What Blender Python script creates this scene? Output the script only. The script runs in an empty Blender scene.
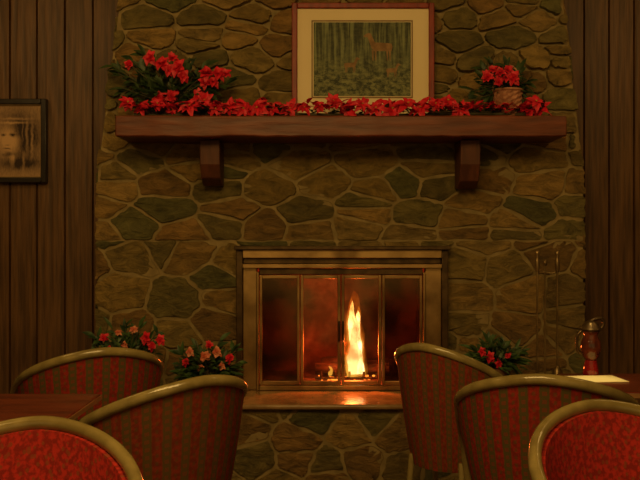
import bpy, math, random
from mathutils import Vector, Matrix
random.seed(23)
R = random.uniform
C = bpy.context.scene.collection
D = bpy.data
EZ = 1.125

# ------------------------------------------------------------------ materials
def newmat(name):
    m = D.materials.new(name); m.use_nodes = True
    nt = m.node_tree
    return m, nt, nt.nodes['Principled BSDF'], nt.nodes['Material Output']

def noisy(name, c1, c2, scale=8, rough=.7, metal=0.0, stretch=(1,1,1), bump=.2, bdist=.01, detail=6, lo=.35, hi=.65, coat=0, sheen=0):
    m, nt, b, o = newmat(name)
    N = nt.nodes; L = nt.links
    tc = N.new('ShaderNodeTexCoord'); mp = N.new('ShaderNodeMapping')
    mp.inputs['Scale'].default_value = stretch
    L.new(tc.outputs['Object'], mp.inputs[0])
    n = N.new('ShaderNodeTexNoise'); n.inputs['Scale'].default_value = scale; n.inputs['Detail'].default_value = detail
    L.new(mp.outputs[0], n.inputs['Vector'])
    r = N.new('ShaderNodeValToRGB')
    r.color_ramp.elements[0].position = lo; r.color_ramp.elements[0].color = (*c1, 1)
    r.color_ramp.elements[1].position = hi; r.color_ramp.elements[1].color = (*c2, 1)
    L.new(n.outputs[0], r.inputs[0]); L.new(r.outputs[0], b.inputs['Base Color'])
    b.inputs['Roughness'].default_value = rough; b.inputs['Metallic'].default_value = metal
    if coat: b.inputs['Coat Weight'].default_value = coat
    if bump:
        bp = N.new('ShaderNodeBump'); bp.inputs['Strength'].default_value = bump; bp.inputs['Distance'].default_value = bdist
        L.new(n.outputs[0], bp.inputs['Height']); L.new(bp.outputs[0], b.inputs['Normal'])
    return m

M_mortar = noisy('mortar', (.20,.145,.055), (.31,.23,.095), 16, .9, bump=.5, bdist=.015)
def stone_mat():
    m, nt, b, o = newmat('field_stone'); N = nt.nodes; L = nt.links
    at = N.new('ShaderNodeAttribute'); at.attribute_name = 'Col'
    tc = N.new('ShaderNodeTexCoord')
    n = N.new('ShaderNodeTexNoise'); n.inputs['Scale'].default_value = 10; n.inputs['Detail'].default_value = 10
    n.inputs['Roughness'].default_value = .74; n.inputs['Distortion'].default_value = .6
    mpn = N.new('ShaderNodeMapping'); mpn.inputs['Scale'].default_value = (1,1,2.0)
    L.new(tc.outputs['Object'], mpn.inputs[0]); L.new(mpn.outputs[0], n.inputs['Vector'])
    r = N.new('ShaderNodeValToRGB')
    r.color_ramp.elements[0].position=.34; r.color_ramp.elements[0].color=(.46,.45,.36,1)
    r.color_ramp.elements[1].position=.66; r.color_ramp.elements[1].color=(1.65,1.52,1.22,1)
    L.new(n.outputs[0], r.inputs[0])
    mx = N.new('ShaderNodeMix'); mx.data_type='RGBA'; mx.blend_type='MULTIPLY'; mx.inputs[0].default_value=1
    L.new(at.outputs['Color'], mx.inputs[6]); L.new(r.outputs[0], mx.inputs[7])
    L.new(mx.outputs[2], b.inputs['Base Color'])
    b.inputs['Roughness'].default_value=.6
    bp=N.new('ShaderNodeBump'); bp.inputs['Strength'].default_value=.9; bp.inputs['Distance'].default_value=.035
    L.new(n.outputs[0], bp.inputs['Height']); L.new(bp.outputs[0], b.inputs['Normal'])
    return m
M_stone = stone_mat()
M_board = noisy('dark_board', (.075,.034,.010), (.17,.08,.025), 6, .5, stretch=(9,9,.6), bump=.3)
M_ceil = noisy('ceiling_plaster', (.20,.13,.07), (.25,.17,.1), 20, .9)
M_floor = noisy('carpet', (.08,.03,.015), (.13,.05,.02), 60, .95)
M_mantel = noisy('mantel_wood', (.10,.023,.008), (.19,.046,.014), 5, .5, stretch=(.9,7,7), bump=.35, bdist=.012)
M_corbel = noisy('shaded_corbel_wood', (.07,.020,.008), (.12,.036,.013), 5, .6, stretch=(7,7,.9), bump=.3, bdist=.01)  # darker than the mantel wood: shade under the shelf put into the colour
M_brass = noisy('antique_brass', (.18,.105,.04), (.50,.32,.125), 7, .36, metal=.85, bump=.08)
M_toolbrass = noisy('tool_brass', (.16,.105,.04), (.34,.23,.095), 12, .32, metal=.6, bump=.05)
M_darkmetal = noisy('dark_metal', (.03,.02,.012), (.07,.045,.025), 20, .4, metal=.7, bump=.05)
M_bronze = noisy('dark_bronze', (.06,.036,.016), (.13,.08,.034), 20, .35, metal=.7, bump=.05)
M_slab = noisy('hearth_slab_stone', (.20,.115,.045), (.36,.22,.095), 9, .18, bump=.05)
M_soot = noisy('sooty_brick', (.02,.006,.003), (.22,.038,.014), 5, .8, bump=.5, lo=.36, hi=.64)
M_log = noisy('charred_log', (.015,.008,.006), (.07,.025,.01), 10, .9, stretch=(1,4,4), bump=.8)
M_rail = noisy('olive_bentwood', (.21,.16,.055), (.35,.275,.10), 7, .22, stretch=(2,2,2), bump=.03, coat=.5)
M_table = noisy('dark_cherry', (.10,.018,.009), (.20,.038,.015), 4, .22, stretch=(1,9,9), bump=.03)
M_tedge = noisy('table_edge_band', (.22,.10,.04), (.32,.16,.06), 10, .3, bump=.0)
M_red = noisy('red_petal', (.48,.005,.018), (.84,.016,.042), 40, .55, bump=.15)
M_pink = noisy('peach_petal', (.55,.09,.045), (.82,.34,.18), 25, .5, bump=.1)
M_yellow = noisy('flower_eye', (.45,.22,.03), (.6,.4,.06), 25, .5)
M_leaf = noisy('green_leaf', (.012,.038,.008), (.06,.12,.025), 25, .5, bump=.15)
M_leaf2 = noisy('dark_leaf', (.012,.03,.008), (.05,.085,.022), 25, .5, bump=.15)
M_stem = noisy('stem', (.05,.05,.02), (.09,.07,.03), 20, .7)
M_basket = noisy('wicker', (.26,.11,.055), (.52,.25,.14), 30, .7, bump=.4)
M_pot = noisy('clay_pot', (.10,.045,.02), (.16,.07,.03), 12, .7)
M_frame = noisy('mahogany_frame', (.17,.016,.009), (.28,.030,.012), 10, .5, stretch=(4,4,1))
M_goldf = noisy('gold_fillet', (.20,.12,.04), (.28,.18,.07), 20, .6, metal=.1)
M_mat = noisy('cream_mat', (.80,.66,.38), (.84,.70,.42), 3, .8, bump=0)
M_black = noisy('black_frame', (.012,.008,.006), (.02,.014,.01), 10, .35)
M_paper = noisy('white_paper', (.92,.80,.44), (.95,.84,.48), 5, .6, bump=0)
M_deer = noisy('deer_paint', (.20,.11,.042), (.32,.19,.075), 40, .8, bump=0)
def mathf(N,L):
    def mth(op,a,bv=None):
        n=N.new('ShaderNodeMath'); n.operation=op
        for i,x in enumerate((a,bv)):
            if x is None: continue
            if isinstance(x,(int,float)): n.inputs[i].default_value=x
            else: L.new(x,n.inputs[i])
        return n.outputs[0]
    return mth
def fabric(name, base, alt, stripe, dot, speck=False):
    m, nt, b, o = newmat(name); N=nt.nodes; L=nt.links
    uv=N.new('ShaderNodeUVMap'); sp=N.new('ShaderNodeSeparateXYZ'); L.new(uv.outputs[0], sp.inputs[0])
    mth=mathf(N,L)
    nz=N.new('ShaderNodeTexNoise'); nz.inputs['Scale'].default_value=85 if speck else 70; nz.inputs['Detail'].default_value=3
    L.new(uv.outputs[0], nz.inputs['Vector'])
    nb=N.new('ShaderNodeValToRGB'); nb.color_ramp.elements[0].position=.42; nb.color_ramp.elements[1].position=.56
    L.new(nz.outputs[0],nb.inputs[0])
    def mix(f,a,bb):
        n=N.new('ShaderNodeMix'); n.data_type='RGBA'
        if isinstance(f,float): n.inputs[0].default_value=f
        else: L.new(f,n.inputs[0])
        for i,x in ((6,a),(7,bb)):
            if isinstance(x,tuple): n.inputs[i].default_value=(*x,1)
            else: L.new(x,n.inputs[i])
        return n.outputs[2]
    c0=mix(nb.outputs[0],base,alt)
    if speck:
        v=N.new('ShaderNodeTexVoronoi'); v.inputs['Scale'].default_value=75; L.new(uv.outputs[0],v.inputs['Vector'])
        c2=mix(mth('MULTIPLY',mth('LESS_THAN',v.outputs['Distance'],.32),.8),c0,dot)
    else:
        wob=mth('ADD',sp.outputs[0],mth('MULTIPLY',mth('SUBTRACT',nz.outputs[0],.5),.008))
        su=mth('SINE',mth('MULTIPLY',wob,2*math.pi/.054))
        mr=N.new('ShaderNodeMapRange'); mr.inputs[1].default_value=-.10; mr.inputs[2].default_value=.30; L.new(su,mr.inputs[0])
        sv=mth('GREATER_THAN',mth('SINE',mth('MULTIPLY',sp.outputs[1],2*math.pi/.020)),.0)
        core=mth('GREATER_THAN',su,.75)
        c1=mix(mth('MULTIPLY',mr.outputs[0],.95),c0,stripe)
        c2=mix(mth('MULTIPLY',mth('MULTIPLY',sv,core),.6),c1,dot)
        core2=mth('LESS_THAN',su,-.88)
        c2=mix(mth('MULTIPLY',mth('MULTIPLY',sv,core2),.5),c2,stripe)
    L.new(c2,b.inputs['Base Color']); b.inputs['Roughness'].default_value=.9
    b.inputs['Specular IOR Level'].default_value=.2
    bp=N.new('ShaderNodeBump'); bp.inputs['Strength'].default_value=.25; bp.inputs['Distance'].default_value=.003
    L.new(nz.outputs[0],bp.inputs['Height']); L.new(bp.outputs[0],b.inputs['Normal'])
    return m
M_fabS = fabric('striped_fabric',(.32,.026,.014),(.21,.022,.010),(.095,.078,.022),(.24,.045,.018))
M_fabR = fabric('lit_red_fabric',(.45,.028,.020),(.24,.018,.012),(.40,.03,.018),(.24,.055,.022),True)  # speckled fabric, its red brightened to carry the near light in the colour
M_fabD = fabric('brick_fabric',(.26,.036,.013),(.17,.028,.010),(.11,.072,.020),(.23,.055,.018))

def forest():
    m, nt, b, o = newmat('forest_painting'); N=nt.nodes; L=nt.links
    tc=N.new('ShaderNodeTexCoord'); mp=N.new('ShaderNodeMapping'); mp.inputs['Scale'].default_value=(62,1,3.5)
    L.new(tc.outputs['Object'],mp.inputs[0])
    n=N.new('ShaderNodeTexNoise'); n.inputs['Scale'].default_value=1; n.inputs['Detail'].default_value=7; n.inputs['Roughness'].default_value=.6
    L.new(mp.outputs[0],n.inputs['Vector'])
    r=N.new('ShaderNodeValToRGB'); r.color_ramp.elements[0].position=.43; r.color_ramp.elements[0].color=(.026,.032,.014,1)
    r.color_ramp.elements[1].position=.60; r.color_ramp.elements[1].color=(.22,.25,.11,1)
    L.new(n.outputs[0],r.inputs[0])
    n2=N.new('ShaderNodeTexNoise'); n2.inputs['Scale'].default_value=34; n2.inputs['Detail'].default_value=9
    n2.inputs['Roughness'].default_value=.75
    mp2=N.new('ShaderNodeMapping'); mp2.inputs['Scale'].default_value=(1,1,1.6); L.new(tc.outputs['Object'],mp2.inputs[0])
    L.new(mp2.outputs[0],n2.inputs['Vector'])
    r2=N.new('ShaderNodeValToRGB'); r2.color_ramp.elements[0].position=.42; r2.color_ramp.elements[0].color=(.026,.034,.012,1)
    r2.color_ramp.elements[1].position=.60; r2.color_ramp.elements[1].color=(.24,.25,.10,1)
    L.new(n2.outputs[0],r2.inputs[0])
    sp=N.new('ShaderNodeSeparateXYZ'); L.new(tc.outputs['Object'],sp.inputs[0])
    rr=N.new('ShaderNodeMapRange'); rr.inputs[1].default_value=1.88; rr.inputs[2].default_value=2.00
    rr.inputs[4].default_value=.8
    L.new(sp.outputs[2],rr.inputs[0])
    mx=N.new('ShaderNodeMix'); mx.data_type='RGBA'; L.new(rr.outputs[0],mx.inputs[0])
    L.new(r2.outputs[0],mx.inputs[6]); L.new(r.outputs[0],mx.inputs[7])
    L.new(mx.outputs[2],b.inputs['Base Color']); b.inputs['Roughness'].default_value=.7
    return m
M_forest=forest()
def sooty_glass(name,c1,c2):
    m,nt,b,o=newmat(name); N=nt.nodes;L=nt.links
    N.remove(b)
    tc=N.new('ShaderNodeTexCoord'); n=N.new('ShaderNodeTexNoise'); n.inputs['Scale'].default_value=9; n.inputs['Detail'].default_value=5
    L.new(tc.outputs['Object'],n.inputs['Vector'])
    r=N.new('ShaderNodeValToRGB'); r.color_ramp.elements[0].position=.38; r.color_ramp.elements[0].color=(*c1,1)
    r.color_ramp.elements[1].position=.56; r.color_ramp.elements[1].color=(*c2,1)
    L.new(n.outputs[0],r.inputs[0])
    t=N.new('ShaderNodeBsdfTransparent'); L.new(r.outputs[0],t.inputs[0])
    g=N.new('ShaderNodeBsdfGlossy'); g.inputs['Roughness'].default_value=.15; g.inputs[0].default_value=(.9,.6,.3,1)
    x=N.new('ShaderNodeMixShader'); x.inputs[0].default_value=.10
    L.new(t.outputs[0],x.inputs[1]); L.new(g.outputs[0],x.inputs[2]); L.new(x.outputs[0],o.inputs[0])
    return m
M_glass=sooty_glass('smoky_door_glass',(.72,.55,.45),(1,.95,.9))
M_glassd=sooty_glass('sooty_outer_glass',(.24,.22,.17),(.52,.50,.40))
M_redglass=noisy('red_glass',(.12,.006,.004),(.24,.010,.008),10,.2,bump=0,coat=.4)
M_amber=noisy('amber_brown_glass',(.05,.012,.006),(.16,.035,.014),30,.15,coat=.5)
def emis(name,stops,z0,z1,strength,transp=0.0):
    m,nt,b,o=newmat(name); N=nt.nodes;L=nt.links; N.remove(b)
    tc=N.new('ShaderNodeTexCoord'); sp=N.new('ShaderNodeSeparateXYZ'); L.new(tc.outputs['Object'],sp.inputs[0])
    mr=N.new('ShaderNodeMapRange'); mr.inputs[1].default_value=z0; mr.inputs[2].default_value=z1
    L.new(sp.outputs[2],mr.inputs[0])
    r=N.new('ShaderNodeValToRGB')
    while len(r.color_ramp.elements)<len(stops): r.color_ramp.elements.new(.5)
    for e,(p,c) in zip(r.color_ramp.elements,stops): e.position=p; e.color=(*c,1)
    L.new(mr.outputs[0],r.inputs[0])
    e=N.new('ShaderNodeEmission'); e.inputs['Strength'].default_value=strength; L.new(r.outputs[0],e.inputs[0])
    t=N.new('ShaderNodeBsdfTransparent'); x=N.new('ShaderNodeMixShader'); x.inputs[0].default_value=transp
    L.new(e.outputs[0],x.inputs[1]); L.new(t.outputs[0],x.inputs[2]); L.new(x.outputs[0],o.inputs[0])
    return m
M_glow=emis('flame_halo',[(0,(1,.34,.03)),(.6,(1,.24,.015)),(1,(.9,.12,.004))],0,.42,.6,.80)
M_flame=emis('flame_outer',[(0,(1,.50,.06)),(.6,(1,.36,.03)),(1,(.9,.18,.006))],0,.4,1.4,.62)
M_core=emis('flame_core',[(0,(1,.85,.38)),(.6,(1,.80,.32)),(1,(1,.58,.12))],0,.38,5.0,0)
M_ember=emis('ember',[(0,(1,.28,.03)),(1,(1,.14,.01))],0,.1,2.4,0)

# ------------------------------------------------------------------ mesh helpers
class MB:
    def __init__(s): s.v=[]; s.f=[]; s.m=[]; s.c=[]; s.uv=None
    def add(s,vs,fs,mi=0,col=None):
        o=len(s.v); s.v+= [tuple(v) for v in vs]
        s.f+=[[i+o for i in f] for f in fs]; s.m+=[mi]*len(fs)
        s.c+=[col or (1,1,1)]*len(vs)
    def box(s,x0,x1,y0,y1,z0,z1,mi=0):
        s.add([(x0,y0,z0),(x1,y0,z0),(x1,y1,z0),(x0,y1,z0),(x0,y0,z1),(x1,y0,z1),(x1,y1,z1),(x0,y1,z1)],
              [(0,3,2,1),(4,5,6,7),(0,1,5,4),(1,2,6,5),(2,3,7,6),(3,0,4,7)],mi)
    def prism(s,pts,y0,y1,mi=0):
        n=len(pts)
        s.add([(x,y0,z) for x,z in pts]+[(x,y1,z) for x,z in pts],
              [list(range(n)),list(range(2*n-1,n-1,-1))]+[(i,i+n,(i+1)%n+n,(i+1)%n) for i in range(n)],mi)
    def lathe(s,prof,n=24,center=(0,0,0),mi=0,weave=0):
        cx,cy,cz=center; vs=[];fs=[]
        for i,(r,z) in enumerate(prof):
            for k in range(n):
                rr=r+(weave*(1 if (i+k//2)%2 else -1) if r>.02 else 0)
                a=2*math.pi*k/n; vs.append((cx+rr*math.cos(a),cy+rr*math.sin(a),cz+z))
        for i in range(len(prof)-1):
            for k in range(n):
                k2=(k+1)%n; fs.append((i*n+k,i*n+k2,(i+1)*n+k2,(i+1)*n+k))
        s.add(vs,fs,mi)
    def tube(s,pts,r,n=10,mi=0,cap=True,flat=1.0):
        pts=[Vector(p) for p in pts]; rs=r if isinstance(r,(list,tuple)) else [r]*len(pts)
        vs=[];fs=[];up=None
        for i,p in enumerate(pts):
            t=(pts[min(i+1,len(pts)-1)]-pts[max(i-1,0)]).normalized()
            if up is None:
                up=Vector((0,0,1)) if abs(t.z)<.9 else Vector((0,1,0))
            up=(up-t*up.dot(t)).normalized(); sd=t.cross(up)
            for k in range(n):
                a=2*math.pi*k/n; vs.append(p+(up*math.cos(a)+sd*math.sin(a)*flat)*rs[i])
        for i in range(len(pts)-1):
            for k in range(n):
                k2=(k+1)%n; fs.append((i*n+k,i*n+k2,(i+1)*n+k2,(i+1)*n+k))
        if cap:
            fs.append(list(range(n-1,-1,-1))); fs.append([(len(pts)-1)*n+k for k in range(n)])
        s.add(vs,fs,mi)
    def obj(s,name,mats,smooth=True,bevel=0,parent=None,label=None,subsurf=0,colattr=False):
        me=D.meshes.new(name); me.from_pydata(s.v,[],s.f); 
        for m in (mats if isinstance(mats,(list,tuple)) else [mats]): me.materials.append(m)
        for p,mi in zip(me.polygons,s.m): p.material_index=mi; p.use_smooth=smooth
        if colattr:
            a=me.color_attributes.new('Col','FLOAT_COLOR','POINT')
            for i,c in enumerate(s.c): a.data[i].color=(*c,1)
        if s.uv:
            ul=me.uv_layers.new(name='UVMap')
            for lp in me.loops: ul.data[lp.index].uv=s.uv[lp.vertex_index]
        me.update()
        o=D.objects.new(name,me); C.objects.link(o)
        if bevel:
            b=o.modifiers.new('bevel','BEVEL'); b.width=bevel; b.segments=2; b.limit_method='ANGLE'
        if subsurf:
            b=o.modifiers.new('sub','SUBSURF'); b.levels=subsurf; b.render_levels=subsurf
        if smooth and not subsurf and hasattr(me,'set_sharp_from_angle'): me.set_sharp_from_angle(angle=math.radians(50))
        if parent: put(o,parent)
        if label: o['label']=label
        return o
def put(o,p):
    o.parent=p; o.matrix_parent_inverse=Matrix.Translation(-p.location) if not p.get('_loc') else Matrix.Identity(4)
def top(name,label,cat,loc=(0,0,0),rz=0,local=False,group=None):
    e=D.objects.new(name,None); e.empty_display_size=.1; C.objects.link(e); e.location=loc; e.rotation_euler=(0,0,rz)
    e['label']=label; e['category']=cat
    if local: e['_loc']=1
    if group: e['group']=group
    return e
def tag(o,label,cat,group=None):
    o['label']=label; o['category']=cat
    if group: o['group']=group
def cr(P,n=6,closed=False):
    P=[Vector(p) for p in P]; out=[]
    for i in range(len(P)-1):
        a=P[max(i-1,0)];b=P[i];c=P[i+1];d=P[min(i+2,len(P)-1)]
        for k in range(n):
            t=k/n; out.append(.5*((2*b)+(c-a)*t+(2*a-5*b+4*c-d)*t*t+(3*b-a-3*c+d)*t**3))
    out.append(P[-1]); return out

# ------------------------------------------------------------------ stones
def clip(poly,nx,ny,d):
    out=[]
    for i in range(len(poly)):
        a=poly[i];b=poly[(i+1)%len(poly)]
        da=nx*a[0]+ny*a[1]-d; db=nx*b[0]+ny*b[1]-d
        if da<=0: out.append(a)
        if da*db<0:
            t=da/(da-db); out.append((a[0]+(b[0]-a[0])*t,a[1]+(b[1]-a[1])*t))
    return out
PAL=[(.22,.155,.050),(.19,.142,.048),(.145,.118,.042),(.115,.112,.042),(.26,.178,.062),(.20,.125,.042),(.23,.165,.060),(.15,.128,.046),(.22,.135,.045),(.25,.165,.054)]
def stones(mb,u0,u1,v0,v1,su,sv,mapf,edges=(),hole=None,gap=.006,height=.008,jit=.22,kv=1.9,rnd=.008,split=.25):
    seeds=[]; v=v0-.02; row=0
    while v<v1+sv:
        h=sv*R(.75,1.25); u=u0-su*R(.1,.9)
        while u<u1+su:
            w=su*R(.5,1.6); c=(u+w/2,v+h/2+R(-jit,jit)*sv)
            if R(0,1)<split and w<su*1.2:
                seeds.append((c[0]+R(-.02,.02),c[1]-h*.27)); seeds.append((c[0]+R(-.02,.02),c[1]+h*.27))
            else: seeds.append(c)
            u+=w
        v+=h; row+=1
    if hole:
        hx0,hx1,hz0,hz1=hole
        seeds=[s for s in seeds if not (hx0-.02<s[0]<hx1+.02 and hz0-.05<s[1]<hz1+.02)]
    for i,s in enumerate(seeds):
        p=[(u0,v0),(u1,v0),(u1,v1),(u0,v1)]
        for (nx,ny,d) in edges: p=clip(p,nx,ny,d+R(-.022,.012))
        for j,q in enumerate(seeds):
            if i==j: continue
            if abs(q[0]-s[0])>.9 or abs(q[1]-s[1])>.7: continue
            dx=q[0]-s[0];dy=(q[1]-s[1])*kv*kv
            L=math.hypot(dx,dy)
            if L<1e-6: continue
            nx=dx/L;ny=dy/L
            p=clip(p,nx,ny,nx*(s[0]+q[0])/2+ny*(s[1]+q[1])/2-gap)
            if len(p)<3: break
        if len(p)<3: continue
        if hole:
            xs=[a[0] for a in p]; ys=[a[1] for a in p]
            if max(xs)>hx0 and min(xs)<hx1 and max(ys)>hz0 and min(ys)<hz1:
                if s[1]>hz1: p=clip(p,0,-1,-hz1)
                elif s[0]<hx0: p=clip(p,1,0,hx0)
                elif s[0]>hx1: p=clip(p,-1,0,-hx1)
                else: continue
        if len(p)<3: continue
        ar=abs(sum(p[k][0]*p[(k+1)%len(p)][1]-p[(k+1)%len(p)][0]*p[k][1] for k in range(len(p))))/2
        if ar<.0008: continue
        q=[]
        for k in range(len(p)):
            a=p[k];b=p[(k+1)%len(p)]; L=math.hypot(b[0]-a[0],b[1]-a[1])
            c=min(.35,rnd*R(.5,2.0)/max(L,.001))
            q.append((a[0]+(b[0]-a[0])*c,a[1]+(b[1]-a[1])*c))
            if L>.045:
                nx,ny=(b[1]-a[1])/L,-(b[0]-a[0])/L
                for t in (.28,.5,.72):
                    j=R(-.007,.003); q.append((a[0]+(b[0]-a[0])*t+nx*j,a[1]+(b[1]-a[1])*t+ny*j))
            q.append((b[0]-(b[0]-a[0])*c,b[1]-(b[1]-a[1])*c))
        n=len(q); cx=sum(a[0] for a in q)/n; cy=sum(a[1] for a in q)/n
        hh=height*R(.5,1.6); vs=[];fs=[]
        tx,ty=R(-.06,.06),R(-.08,.08)
        for sc,dp in ((1,-.004),(1,.5),(.97,.9),(.6,1.0)):
            for a in q:
                x=cx+(a[0]-cx)*sc;y=cy+(a[1]-cy)*sc
                z=hh*dp+((x-cx)*tx+(y-cy)*ty if dp>.7 else 0)+(R(-.003,.003) if dp>.7 else 0)
                vs.append(mapf(x,y,z))
        vs.append(mapf(cx,cy,hh))
        for r in range(3):
            for k in range(n):
                fs.append((r*n+k,r*n+(k+1)%n,(r+1)*n+(k+1)%n,(r+1)*n+k))
        for k in range(n): fs.append((3*n+k,3*n+(k+1)%n,4*n))
        c=random.choice(PAL); g=R(.78,1.15)
        mb.add(vs,fs,1,tuple(x*g for x in c))

# ------------------------------------------------------------------ room shell
WY=4.6; CEIL=2.8
def struct(o): o['kind']='structure'; return o
mb=MB(); mb.box(-3.2,3.2,-2.5,WY+.1,-.1,0); struct(mb.obj('floor',M_floor,False))
mb=MB(); mb.box(-3.2,3.2,-2.5,WY+.1,CEIL,CEIL+.1); struct(mb.obj('ceiling',M_ceil,False))
mb=MB(); mb.box(-3.2,3.2,WY+.02,WY+.1,0,CEIL)
edgesx=[-3.2]
while edgesx[-1]<-1.95: edgesx.append(edgesx[-1]+.16)
edgesx=edgesx[:-1]+[(p-320)/182.6 for p in (-42,-16,10,37,65,93)]
while edgesx[-1]<1.35: edgesx.append(edgesx[-1]+.155)
edgesx=edgesx[:-1]+[(p-320)/182.6 for p in (584,609,634,662)]
while edgesx[-1]<3.0: edgesx.append(edgesx[-1]+.16)
edgesx.append(3.2)
for x,x1 in zip(edgesx[:-1],edgesx[1:]):
    d=R(0,.006); g=.006
    mb.add([(x+.001,WY+.02,0),(x+g,WY-d,0),(x1-g,WY-d,0),(x1-.001,WY+.02,0),
            (x+.001,WY+.02,CEIL),(x+g,WY-d,CEIL),(x1-g,WY-d,CEIL),(x1-.001,WY+.02,CEIL)],
           [(0,1,5,4),(1,2,6,5),(2,3,7,6)])
struct(mb.obj('wall_back',M_board,False))
for nm,xa,xb in (('wall_left',-3.3,-3.2),('wall_right',3.2,3.3)):
    mb=MB(); mb.box(xa,xb,-2.5,WY+.1,0,CEIL); struct(mb.obj(nm,M_board,False))

# ------------------------------------------------------------------ fireplace
CY=4.0
XL,XR=-1.057,1.252
TL,TR=.13,.12
def xl(z): return XL if z<1.45 else XL+(z-1.45)*TL
def xr(z): return XR if z<1.45 else XR-(z-1.45)*TR
fp=top('fireplace','fieldstone fireplace with a raised hearth and wide tapering chimney','fireplace',(.1,4.0,0))
HX0,HX1,HZ0,HZ1=-.32,.525,.42,1.0
mb=MB()
mb.box(XL,HX0,CY,WY,0,HZ1); mb.box(HX1,XR,CY,WY,0,HZ1); mb.box(HX0,HX1,CY,WY,0,HZ0)
mb.box(HX0,HX1,4.5,WY,HZ0,HZ1)
mb.prism([(XL,HZ1),(XR,HZ1),(XR,1.45),(xr(CEIL),CEIL),(xl(CEIL),CEIL),(XL,1.45)],CY,WY)
def nrm(a,b,d):
    l=math.hypot(a,b); return (a/l,b/l,d/l)
edges=[nrm(-1,TL,-XL+TL*1.45),nrm(1,TR,XR+TR*1.45)]
front=lambda u,v,z:(u,CY-z,v)
stones(mb,XL-.012,XR+.012,.40,1.12,.20,.150,front,edges,(-.385,.59,.0,1.08),kv=1.35,jit=.38)
stones(mb,XL-.012,XR+.012,1.125,1.63,.225,.118,front,edges,None,kv=1.7,jit=.28)
stones(mb,XL-.012,XR+.012,1.635,CEIL,.19,.10,front,edges,None,height=.024,gap=.005,kv=1.7,rnd=.014,jit=.3)
stones(mb,CY,WY,0,CEIL,.2,.13,lambda u,v,z:(xl(v)-z,CY+WY-u,v))
stones(mb,CY,WY,0,CEIL,.2,.13,lambda u,v,z:(xr(v)+z,u,v))
mb.obj('chimney_breast',[M_mortar,M_stone],True,parent=fp,colattr=True)
HY=3.63
mb=MB(); mb.box(XL,XR,HY,CY,0,.396)
stones(mb,XL,XR,0,.394,.18,.12,lambda u,v,z:(u,HY-z,v),kv=1.2,jit=.4)
stones(mb,HY,CY-.03,0,.394,.17,.12,lambda u,v,z:(XL-z,HY+CY-.03-u,v))
stones(mb,HY,CY-.03,0,.394,.17,.12,lambda u,v,z:(XR+z,u,v))
mb.obj('hearth_base',[M_mortar,M_stone],True,parent=fp,colattr=True)
mb=MB(); mb.box(XL-.03,XR+.03,HY-.035,CY-.002,.397,.42)
mb.obj('hearth_slab',M_slab,True,bevel=.008,parent=fp,label='polished brown stone hearth slab')
mb=MB()
a,b_,c,d=HX0+.001,HX1-.001,HZ0+.001,HZ1-.001
mb.box(a,b_,4.0,4.498,c,c+.008); mb.box(a,b_,4.0,4.498,d-.01,d)
mb.box(a,a+.01,4.0,4.498,c+.008,d-.01); mb.box(b_-.01,b_,4.0,4.498,c+.008,d-.01)
mb.box(a+.01,b_-.01,4.48,4.498,c+.008,d-.01)
zz=c+.015;row=0
while zz<d-.07:
    xx=a+.012-(row%2)*.09
    while xx<b_-.02:
        x0=max(xx,a+.012);x1=min(xx+.175,b_-.012)
        if x1-x0>.02: mb.box(x0,x1,4.476,4.48,zz,zz+.059)
        xx+=.18
    yy=4.03-(row%2)*.07
    while yy<4.46:
        y0=max(yy,4.02);y1=min(yy+.155,4.46)
        if y1-y0>.02:
            mb.box(a+.01,a+.014,y0,y1,zz,zz+.059); mb.box(b_-.014,b_-.01,y0,y1,zz,zz+.059)
        yy+=.16
    zz+=.064;row+=1
mb.obj('firebox',M_soot,False,parent=fp,label='soot-darkened brick firebox')
SX0,SX1,SZ0,SZ1=-.392,.600,.421,1.097
IX0,IX1,IZ1=-.285,.482,.962
mb=MB()
mb.box(SX0,SX0+.03,3.93,3.995,SZ0,SZ1-.02,1); mb.box(SX1-.03,SX1,3.93,3.995,SZ0,SZ1-.02,1)
mb.box(SX0+.03,IX0-.012,3.945,3.995,SZ0,1.01); mb.box(IX1+.012,SX1-.03,3.945,3.995,SZ0,1.01)
mb.box(IX0-.012,IX0,3.925,3.995,SZ0,IZ1+.012); mb.box(IX1,IX1+.012,3.925,3.995,SZ0,IZ1+.012)
mb.box(SX0-.008,SX1+.008,3.905,3.995,SZ1-.018,SZ1,1)
mb.box(SX0+.03,SX1-.03,3.925,3.995,1.04,SZ1-.018)
mb.box(SX0+.03,SX1-.03,3.95,3.995,1.013,1.04,1)
mb.box(SX0+.03,SX1-.03,3.915,3.995,.993,1.013)
mb.box(IX0,IX1,3.935,3.995,IZ1,.993,1)
mb.box(IX0,IX1,3.93,3.995,SZ0,SZ0+.022)
mb.obj('insert_surround',[M_brass,M_bronze],True,bevel=.003,parent=fp,label='antique brass fireplace door surround')
dw=(IX1-IX0)/4; Z0=SZ0+.024; Z1=IZ1-.002
for i in range(4):
    x0=IX0+dw*i+.002; x1=x0+dw-.004; t=.012 if i in(0,3) else .014
    mb=MB(); y0,y1=3.94,3.96
    mb.box(x0,x0+t,y0,y1,Z0,Z1);mb.box(x1-t,x1,y0,y1,Z0,Z1);mb.box(x0+t,x1-t,y0,y1,Z0,Z0+.018);mb.box(x0+t,x1-t,y0,y1,Z1-.016,Z1)
    dr=mb.obj('door',M_brass,True,bevel=.002,parent=fp,label='brass-framed glass fire door')
    mb=MB(); mb.box(x0+t,x1-t,3.948,3.952,Z0+.018,Z1-.016); g=mb.obj('door_glass',M_glassd if i in (0,3) else M_glass,False)
    g.parent=dr
    if i in (1,2):
        hx=x1-.007 if i==1 else x0+.007
        mb=MB(); mb.tube(cr([(hx,3.94,.74),(hx,3.915,.735),(hx,3.915,.66),(hx,3.94,.655)],5),.005,8)
        h=mb.obj('handle',M_darkmetal); h.parent=dr

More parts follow.
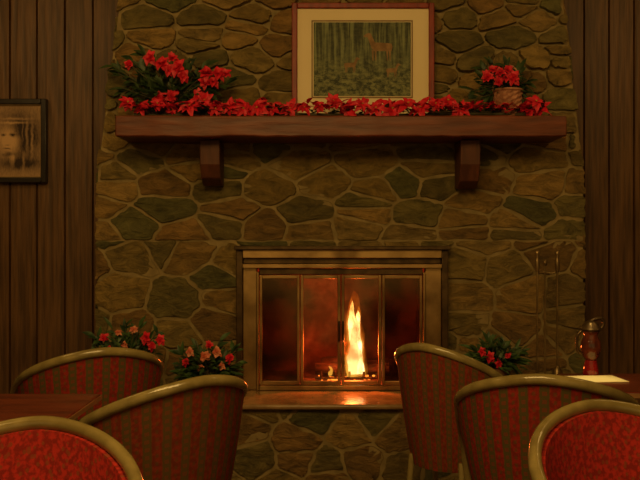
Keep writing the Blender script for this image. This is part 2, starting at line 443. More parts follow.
# grate, logs, fire
fx=.175
mb=MB()
for k in range(6):
    gx=fx-.17+k*.07
    mb.tube(cr([(gx,4.12,.48),(gx,4.14,.448),(gx,4.33,.448),(gx,4.35,.48)],4),.006,8)
for gy in (4.16,4.31): mb.tube([(fx-.2,gy,.442),(fx+.22,gy,.442)],.006,8)
for gx in (fx-.17,fx+.19):
    for gy in (4.16,4.31): mb.tube([(gx,gy,.442),(gx,gy,.43)],.006,8)
o=mb.obj('fire_grate',M_darkmetal); tag(o,'black iron grate holding burning logs inside the firebox','fire grate')
for k,(p,q,r) in enumerate([((fx-.2,4.22,.485),(fx+.17,4.21,.482),.026),((fx-.17,4.3,.49),(fx+.20,4.29,.49),.034)]):
    p=Vector(p);q=Vector(q); mb=MB(); n=9
    pts=[p.lerp(q,t/n)+Vector((0,R(-.004,.004),R(-.004,.004))) for t in range(n+1)]
    mb.tube(pts,[r*R(.85,1.1) for _ in pts],12)
    o=mb.obj('firewood_log',M_log); tag(o,'charred split log burning on the iron grate','log','burning logs')
fire=top('fire','bright yellow-orange flames rising from the logs','fire',(fx,4.15,.455),local=True)
def tongue(mb,x,y,z,h,w,ph,lean,sway=1.0,pw=.62):
    pts=[];rs=[];n=22
    for i in range(n+1):
        t=i/n; pts.append((x+lean*t+sway*math.sin(t*6+ph)*.010*t,y+math.cos(t*4+ph)*.010*t,z+h*t))
        rs.append(max(.0006,w*(.7+.3*math.sin(min(1,t*3)*math.pi/2))*(1-t)**pw*(1+.14*math.sin(t*12+ph)+.05*math.sin(t*29))))
    mb.tube(pts,rs,12)
mb=MB()
for (x,h,w,ph,ln,y) in [(0,.40,.070,1,-.012,0),(0,.42,.060,3,-.012,.005)]:
    tongue(mb,x,y,.0,h,w,ph,ln,pw=.5)
mb.obj('flame_glow',M_glow,parent=fire,label='faint orange outer flame')
mb=MB()
for (x,h,w,ph,ln,y) in [(-.004,.385,.050,0,-.012,0),(.016,.34,.044,2,-.008,.02),(-.018,.30,.038,4,.006,-.02),(-.125,.05,.012,5,.004,0)]:
    tongue(mb,x,y,.0,h,w,ph,ln)
mb.obj('flame_tongues',M_flame,parent=fire)
mb=MB()
for (x,h,w,ph,ln,y) in [(-.002,.36,.037,0,-.010,0),(.014,.31,.034,2.2,-.010,.006),(-.013,.26,.032,4,.006,-.006),(.022,.16,.026,1,-.008,0)]:
    tongue(mb,x,y,.01,h,w,ph,ln,pw=.55)
mb.obj('flame_core',M_core,parent=fire,label='pale yellow flame core')
mb=MB()
for k in range(34):
    ex,ey=R(-.19,.13),R(-.03,.14); s=R(.004,.011)
    mb.lathe([(0,0),(s,s*.4),(s*.8,s),(0,s*1.2)],6,(ex,ey,-.026))
o=mb.obj('ember_bed',M_ember,parent=fire,label='glowing orange embers'); o['kind']='stuff'

# ------------------------------------------------------------------ mantel
MT,MBt=1.678,1.581; MX0,MX1=-.908,1.094; MY=3.72
man=top('mantel_shelf','thick reddish-brown wooden mantel beam on two corbels','mantel shelf',(.09,3.99,MBt))
mb=MB(); n=36
vs=[];fs=[]
for i in range(n+1):
    x=MX0+(MX1-MX0)*i/n
    for (y,z) in ((MY,MBt),(MY,MT),(3.998,MT),(3.998,MBt)):
        e=.004
        vs.append((x,y+(R(-e,e) if y<3.9 else 0),z+(R(-.003,0) if z==MT else R(0,.005))))
for i in range(n):
    for k in range(4):
        fs.append((i*4+k,(i+1)*4+k,(i+1)*4+(k+1)%4,i*4+(k+1)%4))
fs.append((0,1,2,3)); fs.append((n*4+3,n*4+2,n*4+1,n*4)); mb.add(vs,fs)
mb.obj('shelf_beam',M_mantel,True,bevel=.006,parent=man)
for cx,dz in ((-.502,0),(.685,.015)):
    mb=MB(); pr=[(3.998,MBt-.001),(3.998,1.38-dz),(3.93,1.38-dz),(3.86,1.41-dz),(3.825,1.47),(3.815,MBt-.001)]
    h=.045; m_=len(pr)
    mb.add([(cx-h,y,z) for y,z in pr]+[(cx+h,y,z) for y,z in pr],
           [list(range(m_)),list(range(2*m_-1,m_-1,-1))]+[(i,i+m_,(i+1)%m_+m_,(i+1)%m_) for i in range(m_)])
    mb.obj('corbel',M_corbel,False,bevel=.004,parent=man,label='solid wooden corbel')

# ------------------------------------------------------------------ pictures
pf=top('framed_picture','mahogany-framed woodland painting with cream mat standing on the mantel','picture',(.2,3.94,MT))
def ring(mb,x0,x1,z0,z1,w,y0,y1,mi=0):
    mb.box(x0,x0+w,y0,y1,z0,z1,mi);mb.box(x1-w,x1,y0,y1,z0,z1,mi);mb.box(x0+w,x1-w,y0,y1,z0,z0+w,mi);mb.box(x0+w,x1-w,y0,y1,z1-w,z1,mi)
PX0,PX1,PZ0,PZ1=-.132,.535,MT+.001,2.235
mb=MB(); ring(mb,PX0,PX1,PZ0,PZ1,.026,3.925,3.95); mb.obj('picture_frame',M_frame,True,bevel=.004,parent=pf)
mb=MB(); mb.box(PX0+.026,PX1-.026,3.938,3.945,PZ0+.026,PZ1-.026); mb.obj('mat_board',M_mat,False,parent=pf)
AX0,AX1,AZ0,AZ1=-.03,.425,1.80,2.145
mb=MB(); ring(mb,AX0-.010,AX1+.010,AZ0-.010,AZ1+.010,.006,3.935,3.9378); mb.obj('gold_fillet',M_goldf,False,parent=pf)
mb=MB(); mb.box(AX0,AX1,3.935,3.9378,AZ0,AZ1,0)
def flat(pts,y,mi,ox=0,oz=0,s=1,fl=1): mb.add([(ox+p[0]*s*fl,y,oz+p[1]*s) for p in pts],[list(range(len(pts))) if fl==1 else list(range(len(pts)-1,-1,-1))],mi)
body=[(-.5,0),(-.45,-.2),(.35,-.2),(.5,-.05),(.52,.12),(.3,.2),(-.2,.18),(-.45,.15)]
neck=[(.3,.15),(.5,.0),(.68,.45),(.85,.45),(.83,.55),(.65,.65),(.52,.62)]
for ox,oz,s,fl in ((.29,2.03,.10,-1),(.14,1.945,.055,1),(.335,1.92,.05,1)):
    flat(body,3.9345,1,ox,oz,s,fl);flat(neck,3.9343,1,ox,oz,s,fl)
    for lx in (-.42,-.3,.25,.38): flat([(lx,-.15),(lx+.02,-.65),(lx+.06,-.65),(lx+.1,-.15)],3.9344,1,ox,oz,s,fl)
mb.obj('painting',[M_forest,M_deer],False,parent=pf,label='woodland painting with brown deer among trees')

wf=top('framed_portrait','black-framed sepia portrait drawing hanging on the board wall','picture',(-1.6,WY-.02,1.6))
def wx(px): return (px-320)/840*4.57
def wz(py): return EZ-(py-240)/840*4.57
QX0,QX1,QZ0,QZ1=wx(-38),wx(47),wz(183),wz(99)
mb=MB(); ring(mb,QX0,QX1,QZ0,QZ1,.030,4.555,4.593); mb.obj('picture_frame',M_black,True,bevel=.004,parent=wf)
mb=MB(); ring(mb,QX0+.030,QX1-.030,QZ0+.030,QZ1-.030,.005,4.565,4.59); mb.obj('inner_fillet',M_goldf,False,parent=wf)
cx=wx(14);cz=wz(139)
def portrait():
    m,nt,b,o=newmat('sepia_drawing'); N=nt.nodes;L=nt.links; mth=mathf(N,L)
    tc=N.new('ShaderNodeTexCoord'); sp=N.new('ShaderNodeSeparateXYZ'); L.new(tc.outputs['Object'],sp.inputs[0])
    dn=N.new('ShaderNodeTexNoise'); dn.inputs['Scale'].default_value=26; dn.inputs['Detail'].default_value=3
    L.new(tc.outputs['Object'],dn.inputs['Vector'])
    wob=mth('MULTIPLY',mth('SUBTRACT',dn.outputs[0],.5),.02)
    S=.9
    X=mth('MULTIPLY',mth('ADD',mth('SUBTRACT',sp.outputs[0],cx),wob),S); Z=mth('MULTIPLY',mth('ADD',mth('SUBTRACT',sp.outputs[2],cz),wob),S)
    blobs=[(.02,.015,.10,.105,-1.1),
           (-.025,-.002,.048,.066,1.5),
           (.012,-.015,.022,.05,.35),
           (-.052,.020,.011,.006,-1.0),(-.010,.022,.015,.007,-1.0),
           (-.040,-.006,.008,.020,.35),(-.034,-.028,.012,.005,-.7),
           (-.034,-.046,.018,.004,-.9),(-.025,-.074,.03,.010,-.5),
           (.062,.02,.008,.07,.75),(.086,.0,.006,.08,.6),(.040,.035,.005,.05,.5),(-.078,.03,.006,.06,.5),
           (.0,.080,.06,.006,.7),(.01,.100,.065,.005,.5),
           (.03,-.12,.11,.03,-.60),(-.01,-.10,.012,.03,.7),(.045,-.11,.008,.035,.6)]
    tot=None
    for (bx,bz,rx,rz,am) in blobs:
        u=mth('DIVIDE',mth('SUBTRACT',X,bx),rx); w=mth('DIVIDE',mth('SUBTRACT',Z,bz),rz)
        e=mth('POWER',2.718,mth('MULTIPLY',mth('ADD',mth('MULTIPLY',u,u),mth('MULTIPLY',w,w)),-1.0))
        v=mth('MULTIPLY',e,am); tot=v if tot is None else mth('ADD',tot,v)
    ht=N.new('ShaderNodeTexNoise'); ht.inputs['Scale'].default_value=1; ht.inputs['Detail'].default_value=3
    mp_=N.new('ShaderNodeMapping'); mp_.inputs['Scale'].default_value=(170,1,60); mp_.inputs['Rotation'].default_value=(0,.5,0)
    L.new(tc.outputs['Object'],mp_.inputs[0]); L.new(mp_.outputs[0],ht.inputs['Vector'])
    tot=mth('ADD',mth('ADD',tot,.62),mth('MULTIPLY',mth('SUBTRACT',ht.outputs[0],.5),.5))
    r=N.new('ShaderNodeValToRGB'); r.color_ramp.elements[0].position=0; r.color_ramp.elements[0].color=(.035,.016,.008,1)
    r.color_ramp.elements[1].position=1.0; r.color_ramp.elements[1].color=(.66,.41,.20,1)
    L.new(tot,r.inputs[0]); L.new(r.outputs[0],b.inputs['Base Color']); b.inputs['Roughness'].default_value=.7
    return m
mb=MB(); mb.box(QX0+.031,QX1-.031,4.575,4.59,QZ0+.031,QZ1-.031,0)
mb.obj('drawing',portrait(),False,parent=wf,label='shaded sepia drawing of a person')

# ------------------------------------------------------------------ flowers
def leafgeo(mb,base,dirv,upv,L,W,mi=0,droop=.25,fold=.15):
    d=Vector(dirv).normalized(); u=Vector(upv); u=(u-d*u.dot(d)).normalized(); s=d.cross(u)
    vs=[];fs=[]; prof=[(0,.12),(.2,.7),(.45,1),(.7,.75),(.88,.35),(1,.02)]
    b=Vector(base)
    for t,w in prof:
        c=b+d*L*t-u*L*droop*t*t
        vs+=[c-s*W*w/2+u*W*fold*w,c,c+s*W*w/2+u*W*fold*w]
    for i in range(5):
        o=i*3; fs+=[(o,o+1,o+4,o+3),(o+1,o+2,o+5,o+4)]
    mb.add(vs,fs,mi)
def bloom_mesh(name,red,rad,seed,layers=((7,1.0,.05),(6,.75,.5)),wr=.62,eye=True):
    rs=random.Random(seed); mb=MB()
    for n,sc,lift in layers:
        off=rs.uniform(0,6)
        for k in range(n):
            a=off+2*math.pi*k/n+rs.uniform(-.4,.4); l=lift+rs.uniform(-.4,.5)
            leafgeo(mb,(0,0,0),(math.cos(a),math.sin(a),l),(0,0,1),rad*sc*rs.uniform(.65,1.25),rad*sc*wr*rs.uniform(.75,1.2),0,rs.uniform(.1,.7),rs.uniform(.05,.35))
    if eye:
        for k in range(3):
            a=k*2.1; mb.lathe([(0,0),(rad*.05,rad*.04),(rad*.04,rad*.10),(0,rad*.12)],6,(math.cos(a)*rad*.05,math.sin(a)*rad*.05,rad*.10),1)
    me=mb.obj(name,[red,M_yellow]); me_d=me.data; D.objects.remove(me); return me_d
POIN=[bloom_mesh('poinsettia_bloom',M_red,.060,s) for s in range(6)]
RL=((7,1,.3),(7,.9,.9),(6,.75,1.8),(4,.6,3.5))
ROSE=[bloom_mesh('rose_bloom',M_red,.038,s+10,RL,.95,False) for s in range(4)]
PEACH=[bloom_mesh('peach_bloom',M_pink,.034,s+20,RL,.95,False) for s in range(4)]
def bloom(meshes,name,loc,parent,face=None,sc=1):
    o=D.objects.new(name,random.choice(meshes)); C.objects.link(o)
    f=Vector(face or (R(-.7,.7),-1,R(-.1,1.1))).normalized()
    q=f.to_track_quat('Z','Y'); o.rotation_mode='QUATERNION'
    o.rotation_quaternion=q; o.location=Vector(loc); o.scale=(sc,)*3
    put(o,parent)
    return o
def mp(px,py,y): return ((px-320)/840*y,y,EZ-(py-240)/840*y)

gar=top('poinsettia_garland','red silk poinsettia garland laid along the mantel shelf','garland',(.05,3.83,MT))
mb=MB(); mb.tube(cr([(MX0+.06+i*.155,3.83+R(-.02,.02),MT+.014+R(0,.008)) for i in range(13)],4),.007,8)
mb.obj('garland_stem',M_stem,parent=gar)
mb=MB()
for k in range(170):
    x=R(MX0+.06,MX1-.09); a=R(0,6.28); leafgeo(mb,(x,3.82+R(-.03,.02),MT+.03),(math.cos(a),math.sin(a)*.6,R(.0,.6)),(0,0,1),R(.05,.08),R(.018,.028),0)
o=mb.obj('garland_leaves',M_leaf2,parent=gar,label='dark green leaves'); o['kind']='stuff'
mb=MB()
for k in range(260):
    x=R(MX0+.05,MX1-.09); a=R(0,6.28); leafgeo(mb,(x,3.80+R(-.04,.04),MT+.03+R(0,.03)),(math.cos(a),math.sin(a)*.8,R(-.1,.9)),(0,-.3,1),R(.03,.065),R(.018,.034),0,R(.1,.6))
o=mb.obj('garland_bracts',M_red,parent=gar,label='loose red bracts'); o['kind']='stuff'
for px,py in [(128,103),(142,108),(158,104),(172,110),(190,106),(204,100),(216,112),(230,106),(243,114),(258,108),(273,110),(290,112),(304,108),(320,106),(334,101),(348,110),(362,104),(376,110),(392,113),(408,104),(421,111),(436,104),(448,101),(460,110),(536,102),(541,111),(528,112)]:
    y=3.78+R(-.03,.04); x,y,z=mp(px,py,y); bloom(POIN,'poinsettia_bloom',(x,y,max(z,MT+.04)),gar,sc=R(.6,.95))

def arrangement(name,label,cat,loc,w,h,nleaf,flowers,meshes,fname,pot='pot',lm=M_leaf,fsc=1.0,potr=.06,poth=.1,lmax=.11,handle=False,spray=(),extra=(),lw=1.0):
    e=top(name,label,cat,loc)
    x0,y0,z0=loc; mb=MB()
    r=potr
    if pot=='basket':
        mb.lathe([(0,.002),(r*.8,.002)]+[(r*(.82+.22*i/11),.003+poth*i/11) for i in range(12)]+[(r*.9,poth-.004),(r*.85,poth-.012),(0,poth-.012)],36,loc,weave=.0028)
        mb.tube([(x0+r*1.05*math.cos(a),y0+r*1.05*math.sin(a),z0+poth) for a in [2*math.pi*i/32 for i in range(33)]],.006,8,cap=False)
        mb.obj('basket',M_basket,False,parent=e,label='brown woven basket')
    else:
        mb.lathe([(0,.002),(r*.72,.002),(r*.95,poth*.8),(r*1.05,poth*.8),(r*1.05,poth),(r*.93,poth),(r*.9,poth-.012),(0,poth-.012)],28,loc)
        mb.obj('pot',M_pot,parent=e)
    if handle:
        mb=MB(); pts=[(x0+r*1.02*math.cos(a),y0,z0+poth+ .12*math.sin(a)) for a in [math.pi*i/16 for i in range(17)]]
        mb.tube(pts,.005,8); mb.obj('basket_handle',M_basket,parent=e)
    mb=MB(); ctr=Vector((x0,y0,z0+poth))
    for k in range(nleaf):
        a=R(0,6.28); el=R(-.15,1.35); d=Vector((math.cos(a)*math.cos(el),math.sin(a)*math.cos(el)*.7,math.sin(el)))
        s=R(.25,1); b=ctr+Vector((d.x*w*s,d.y*min(w,.12)*s,max(-.02,d.z*h*s)))
        leafgeo(mb,b,d+Vector((R(-.6,.6),R(-.6,.6),R(-.5,.5))),(R(-.5,.5),-.5,1),R(.5,1)*lmax*.42,R(.4,.6)*lmax*.26,0,.4)
    for (px,py) in spray:
        x,y,z=mp(px,py,y0-.02+R(-.02,.03)); P=Vector((x,y,z)); dd=(P-ctr)
        for k in range(9):
            f=R(.35,1.0)
            leafgeo(mb,ctr+dd*f,dd.normalized()*.8+Vector((R(-.7,.7),R(-.5,.2),R(-.6,.6))),(R(-.4,.4),-.8,.8),R(.035,.07)*lw,R(.014,.026)*lw,0,.3)
    mb.obj('foliage',lm,parent=e)
    mb=MB()
    for (px,py,sc) in list(flowers)+[q[:3] for q in extra]:
        y=y0-.05; x,y,z=mp(px,py,y)
        mb.tube(cr([(x0+R(-.01,.01),y0,z0+poth-.01),((x0+x)/2,(y0+y)/2,(z0+poth+z)/2+.01),(x,y+.006,z)],4),.0025,6)
    for (px,py) in spray:
        x,y,z=mp(px,py,y0-.02); mb.tube([ctr,(x,y,z)],.002,5)
    for k in range(14):
        a=R(0,6.28);s=R(.3,.9); mb.tube([ctr,ctr+Vector((math.cos(a)*w*s,math.sin(a)*.05,h*R(.2,.9)))],.002,5)
    mb.obj('stems',M_stem,parent=e)
    for (px,py,sc) in flowers:
        x,y,z=mp(px,py,y0-.05); bloom(meshes,fname,(x,y,z),e,(R(-.4,.4),-1,R(.1,.9)),sc*fsc)
    for (px,py,sc,ms) in extra:
        x,y,z=mp(px,py,y0-.05); bloom(ms,fname,(x,y,z),e,(R(-.4,.4),-1,R(.1,.9)),sc*fsc)
    return e
arrangement('flower_arrangement','wide spray of red flowers and dark leaves on the mantel','flower arrangement',(-.68,3.88,MT+.001),.20,.14,330,
  [(150,58,.9),(162,64,1),(178,68,1.1),(172,58,.7),(207,73,1),(218,74,.9),(205,82,.8),(226,74,.7),(129,64,.6),(183,76,.8),(160,100,1.0),(200,98,1.1),(172,97,.9),(168,70,.8),(213,82,.8)],ROSE,'flower_bloom',lm=M_leaf2,potr=.06,poth=.07,lmax=.13,fsc=1.0,lw=1.35,
  spray=[(113,66),(118,73),(128,79),(132,60),(142,74),(122,88),(145,54),(148,84),(160,74),(165,86),(175,82),(190,70),(197,82),(188,60),(205,66),(216,84),(232,82),(140,92),(155,90),(210,90),(196,90)])
arrangement('flower_basket','woven wicker basket of red flowers on the mantel','flower basket',(.862,3.86,MT+.001),.09,.10,200,
  [(487,77,.8),(500,73,.7),(513,78,.9),(499,82,.7),(508,70,.6),(493,70,.6),(506,78,.6)],ROSE,'flower_bloom',pot='basket',lm=M_leaf2,potr=.066,poth=.13,lmax=.11,handle=True,fsc=1.0,
  spray=[(474,76),(484,86),(470,90),(490,64),(505,64),(520,70),(528,82),(476,98),(524,92),(482,68)])
HS=.421
arrangement('potted_plant','bushy green plant with red flowers on the hearth','potted plant',(-.865,3.79,HS),.14,.15,360,
  [(104,338,.8),(146,338,1),(152,346,.8),(160,340,.9),(110,350,.7)],ROSE,'flower_bloom',potr=.08,poth=.13,lmax=.13,fsc=.72,
  spray=[(94,336),(98,348),(112,328),(125,324),(140,326),(158,332),(128,338),(118,342),(142,346),(94,354)],extra=[(118,333,.7,PEACH),(134,330,.8,PEACH),(125,345,.7,PEACH)])
arrangement('potted_plant','leafy potted plant with peach and coral flowers on the hearth','potted plant',(-.50,3.74,HS),.13,.11,360,
  [(204,357,1),(190,352,.7),(217,352,.8),(200,368,.6),(222,366,.6)],PEACH,'flower_bloom',potr=.075,poth=.10,lmax=.13,fsc=.85,
  spray=[(176,350),(180,364),(178,374),(238,348),(240,362),(195,340),(220,340),(190,376),(230,374),(208,376)],extra=[(230,358,.7,ROSE),(209,345,.6,ROSE),(186,362,.6,ROSE)])
arrangement('potted_plant','low green plant with a few red flowers on the hearth','potted plant',(.79,3.79,HS),.12,.11,300,
  [(482,352,.7),(490,357,.8),(499,364,.7),(508,356,.5)],ROSE,'flower_bloom',potr=.065,poth=.13,lmax=.13,fsc=.8,spray=[(470,346),(472,358),(488,342),(504,344),(516,348),(524,350),(520,360)])

# ------------------------------------------------------------------ fire tools
ft=top('fireplace_tool_set','slim antique brass fireplace tools on a stand beside the hearth','fireplace tools',(1.02,3.80,HS))
mb=MB(); mb.lathe([(0,.0),(.075,.0),(.075,.012),(.06,.02),(.015,.03),(0,.03)],28,(1.018,3.80,HS)); mb.tube([(1.018,3.80,HS+.02),(1.018,3.80,1.01)],.005,8)
mb.tube(cr([(.972,3.785,.985),(.992,3.79,.975),(1.018,3.80,.98),(1.048,3.79,.975),(1.068,3.785,.985)],5),.0045,8)
mb.lathe([(0,0),(.009,.006),(.011,.018),(.006,.03),(0,.034)],14,(1.018,3.8,1.005))
mb.obj('stand',M_toolbrass,parent=ft)
for nm,tx,kind in (('poker',.975,0),('brush',1.065,1)):
    mb=MB(); ty=3.77
    mb.tube([(tx,ty,.55),(tx,ty,1.03)],.0045,8)
    mb.lathe([(0,0),(.008,.0),(.011,.015),(.011,.05),(.007,.06),(.010,.075),(.011,.085),(.005,.094),(0,.095)],14,(tx,ty,.985))
    if kind==0: mb.tube(cr([(tx,ty,.55),(tx,ty,.50),(tx-.0,ty,.47)],4),.0045,8); mb.tube(cr([(tx,ty,.53),(tx+.025,ty,.515),(tx+.02,ty,.49)],4),.003,8)
    if kind==1: mb.lathe([(0,0),(.028,0),(.022,.08),(.008,.1),(0,.1)],16,(tx,ty,.46))
    mb.obj(nm,M_toolbrass,parent=ft)

# ------------------------------------------------------------------ chairs
RR=.25
DROP=.23
def railpt(t):
    s=1 if t>=0 else -1; a=abs(t)
    if a<.70:
        th=a/.70*math.pi/2; x=RR*math.sin(th); y=-RR*math.cos(th)
    else:
        k=(a-.70)/.30; x=RR+.006*math.sin(k*math.pi/2); y=.13*k
    z=.76-DROP*(a**1.65)
    return Vector((s*x,y-.02,z))
def chair(loc,face,fab,label,sc=1.0):
    rz=math.atan2(-face[0],face[1])
    e=top('tub_chair',label,'chair',(loc[0],loc[1],0),rz,True,'upholstered tub chairs')
    e.scale=(sc,sc,1)
    mb=MB(); pts=[railpt(-1+2*i/56) for i in range(57)]
    ze=.76-DROP
    endR=[(.254,.135,ze-.028),(.252,.153,ze-.06),(.249,.158,ze-.10)]
    endL=[(-x,y,z) for x,y,z in endR][::-1]
    mb.tube([Vector(p) for p in endL]+pts+[Vector(p) for p in endR],.0155,12,flat=.9)
    mb.obj('arm_rail',M_rail,parent=e,label='curved olive-toned bentwood rail')
    for s in (-1,1):
        mb=MB(); mb.tube(cr([(s*.249,.158,ze-.099),(s*.236,.16,.34),(s*.232,.18,.2),(s*.235,.20,0)],5),[.015]*6+[.014]*5+[.011]*5,10)
        mb.obj('leg',M_rail,parent=e)
        mb=MB(); mb.tube(cr([(s*.125,-.165,.365),(s*.135,-.18,.22),(s*.155,-.215,0)],5),[.014]*6+[.011]*5,10)
        mb.obj('leg',M_rail,parent=e)
    mb=MB(); nu,nv=48,10; vs=[];uv=[];fs=[]
    ts=[-.97+1.94*i/nu for i in range(nu+1)]
    def shell(t,v,off):
        p=railpt(t); zt=p.z-.010; zb=.33; z=zt+(zb-zt)*v
        k=1-.26*v; q=Vector((p.x*k,(p.y+.02)*k-.02+(0),z))
        out=Vector((p.x,min(p.y+.02,0)*1.0,0))
        if abs(t)>.70: out=Vector((p.x,0,0))
        out.normalize()
        bul=math.sin(v*math.pi)*.006
        return q+out*(off+(bul if off>0 else -bul))
    for side in (0,1):
        for j in range(nv+1):
            for i,t in enumerate(ts):
                vs.append(shell(t,j/nv,.003 if side==0 else -.020)); uv.append(((t+1)*.55,j/nv*.38))
    W=nu+1; H=(nv+1)*W
    for j in range(nv):
        for i in range(nu):
            a=j*W+i; fs.append((a,a+W,a+W+1,a+1)); fs.append((H+a,H+a+1,H+a+W+1,H+a+W))
    for i in range(nu):
        fs.append((i,i+1,H+i+1,H+i)); a=nv*W+i; fs.append((a,H+a,H+a+1,a+1))
    for j in range(nv):
        a=j*W; fs.append((a,H+a,H+a+W,a+W)); a=j*W+nu; fs.append((a,a+W,H+a+W,H+a))
    mb.add(vs,fs); mb.uv=uv
    mb.obj('backrest',fab,parent=e)
    mb=MB(); vs=[];fs=[];uv=[]; n=40
    def outl(k,sc):
        a=2*math.pi*k/n; c,s=math.cos(a),math.sin(a)
        x=.172*math.copysign(abs(c)**.85,c); y=.172*math.copysign(abs(s)**.8,s)
        return x*sc,y*sc-.005
    lv=[(.92,.36),(1,.375),(1,.44),(.95,.462),(.8,.472),(.4,.478)]
    for s_,z in lv:
        for k in range(n): x,y=outl(k,s_); vs.append((x,y,z)); uv.append((x,y))
    vs.append((0,-.005,.48)); uv.append((0,0)); vs.append((0,-.005,.36)); uv.append((0,0))
    for r in range(len(lv)-1):
        for k in range(n): fs.append((r*n+k,r*n+(k+1)%n,(r+1)*n+(k+1)%n,(r+1)*n+k))
    for k in range(n): fs.append(((len(lv)-1)*n+k,(len(lv)-1)*n+(k+1)%n,len(lv)*n)); fs.append(((k+1)%n,k,len(lv)*n+1))
    mb.add(vs,fs); mb.uv=uv; mb.obj('seat_cushion',fab,parent=e)
    mb=MB(); n=40; ring_=[]
    for k in range(n+1): x,y=outl(k%n,1.04); ring_.append((x,y,.345))
    mb.tube(ring_,.016,8,cap=False); mb.tube([(-.235,.158,.345),(.235,.158,.345)],.012,8)
    mb.obj('seat_frame',M_rail,parent=e)
    return e
chair((-.468,2.37),(-.66,.75),M_fabD,'tub chair with olive bentwood rail and brown-red fabric',.96)
chair((-.82,2.98),(-.45,.89),M_fabS,'tub chair in dotted red-brown fabric near the hearth plants',.98)
chair((-.565,1.405),(-.05,-1),M_fabR,'tub chair with bright red upholstered back and bentwood rail')
chair((.495,3.03),(.66,.75),M_fabD,'tub chair in dark brick red fabric near the hearth',.82)
chair((.66,2.46),(.28,.96),M_fabS,'tub chair in red and olive striped fabric at the table')
chair((.675,1.59),(.28,-1),M_fabR,'tub chair with bright red back turned from the table')

# ------------------------------------------------------------------ tables
def table(x0,x1,y0,y1,z,label):
    e=top('dining_table',label,'table',((x0+x1)/2,(y0+y1)/2,0))
    mb=MB(); mb.box(x0,x1,y0,y1,z-.020,z); 
    mb.obj('table_top',M_table,True,bevel=.005,parent=e)
    cx,cy=(x0+x1)/2,(y0+y1)/2
    mb=MB()
    t=.0025
    mb.box(x0-t,x1+t,y0-t,y0-.0001,z-.017,z-.004); mb.box(x0-t,x1+t,y1+.0001,y1+t,z-.017,z-.004)
    mb.box(x0-t,x0-.0001,y0,y1,z-.017,z-.004); mb.box(x1+.0001,x1+t,y0,y1,z-.017,z-.004)
    mb.obj('table_edging',M_tedge,False,parent=e,label='lighter tan edge band')
    mb=MB(); mb.lathe([(0,.0),(.04,.0),(.045,.1),(.035,.3),(.04,.6),(.09,.635),(0,.635)],20,(cx,cy,.03)); mb.obj('pedestal',M_darkmetal,parent=e)
    mb=MB()
    for a in range(4):
        c,s=math.cos(a*math.pi/2+.78),math.sin(a*math.pi/2+.78)
        mb.tube([(cx,cy,.06),(cx+c*.12,cy+s*.12,.04),(cx+c*.22,cy+s*.22,.018)],[.03,.022,.018],8)
    mb.obj('table_base',M_darkmetal,parent=e)
    return e
TZ=.69
table(-1.75,-.62,2.02,2.38,TZ,'dark cherry dining table with thin top between tub chairs')
table(.77,1.75,2.40,2.74,TZ,'dark cherry dining table holding a paper menu and red lantern')
mb=MB()
mb.box(0,.16,0,.12,0,.002)
o=mb.obj('paper_menu',M_paper,False); o.location=(.785,2.55,TZ+.001); o.rotation_euler=(0,0,.10)
tag(o,'cream paper menu lying flat on the table','menu')
lx=.872; ly=2.705
la=top('table_lantern','slim dark brown glass lantern with red base on the table','lantern',(lx,ly,TZ+.001))
z0=TZ+.001
mb=MB(); mb.lathe([(0,0),(.024,0),(.026,.004),(.022,.03),(.018,.048),(0,.05)],24,(lx,ly,z0)); mb.obj('lantern_base',M_redglass,parent=la)
mb=MB(); mb.lathe([(.018,.05),(.026,.06),(.033,.085),(.030,.11),(.021,.125),(.026,.140)],24,(lx,ly,z0)); mb.obj('lantern_glass',M_amber,parent=la)
mb=MB(); mb.lathe([(.026,.140),(.036,.148),(.028,.158),(.020,.168),(.010,.174),(0,.176)],24,(lx,ly,z0))
mb.tube(cr([(lx-.024,ly,z0+.145),(lx-.044,ly,z0+.125),(lx-.042,ly,z0+.08),(lx-.028,ly,z0+.065)],5),.005,8)
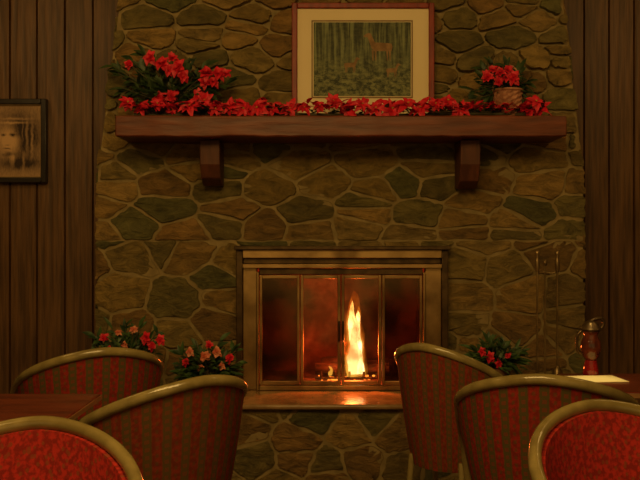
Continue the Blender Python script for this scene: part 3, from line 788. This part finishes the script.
mb.tube(cr([(lx-.03,ly,z0+.15),(lx-.005,ly,z0+.170),(lx+.030,ly,z0+.182),(lx+.042,ly,z0+.168),(lx+.034,ly,z0+.148)],5),.006,8)
mb.obj('lantern_cap',M_bronze,parent=la)

# ------------------------------------------------------------------ lights
def area(name,loc,target,size,power,col,sy=None):
    l=D.lights.new(name,'AREA'); l.energy=power; l.color=col; l.size=size
    o=D.objects.new(name,l); C.objects.link(o); o.location=loc
    o.rotation_euler=(Vector(target)-Vector(loc)).to_track_quat('-Z','Y').to_euler()
    return o
WARM=(1,.61,.18)
area('unseen_overhead_light',(-.3,1.2,2.74),(-.1,3.2,.5),1.4,52,WARM)  # unseen area lights added overhead to light the room, no fixture modelled
area('unseen_overhead_light',(.4,.2,2.74),(.3,1.8,.5),.8,12,WARM)
area('unseen_overhead_light',(-1.9,2.9,2.74),(-1.7,4.6,1.2),.6,8,(1,.58,.18))
area('unseen_overhead_light',(2.0,2.9,2.74),(1.8,4.6,1.2),.6,7,(1,.58,.18))
l=D.lights.new('added_paper_spot','SPOT'); l.energy=95; l.color=(1,.74,.28); l.spot_size=.11; l.spot_blend=.7; l.shadow_soft_size=.04  # added spot without a real lamp, brightens the paper menu
o=D.objects.new('added_paper_spot',l); C.objects.link(o); o.location=(.86,2.60,2.7)
l=D.lights.new('fire_light','POINT'); l.energy=18; l.color=(1,.17,.028); l.shadow_soft_size=.05
o=D.objects.new('fire_light',l); C.objects.link(o); o.location=(fx-.02,4.08,.60)
w=D.worlds.new('room_ambient'); bpy.context.scene.world=w; w.use_nodes=True
bg=w.node_tree.nodes['Background']; bg.inputs[0].default_value=(1,.60,.18,1); bg.inputs[1].default_value=.36

cam=D.cameras.new('camera'); cam.lens=840/640*36; cam.sensor_width=36; cam.clip_start=.05
co=D.objects.new('camera',cam); C.objects.link(co); co.location=(0,0,EZ); co.rotation_euler=(math.pi/2,0,0)
bpy.context.scene.camera=co
bpy.context.scene.view_settings.view_transform='Standard'
for o in D.objects:
    if '_loc' in o: del o['_loc']
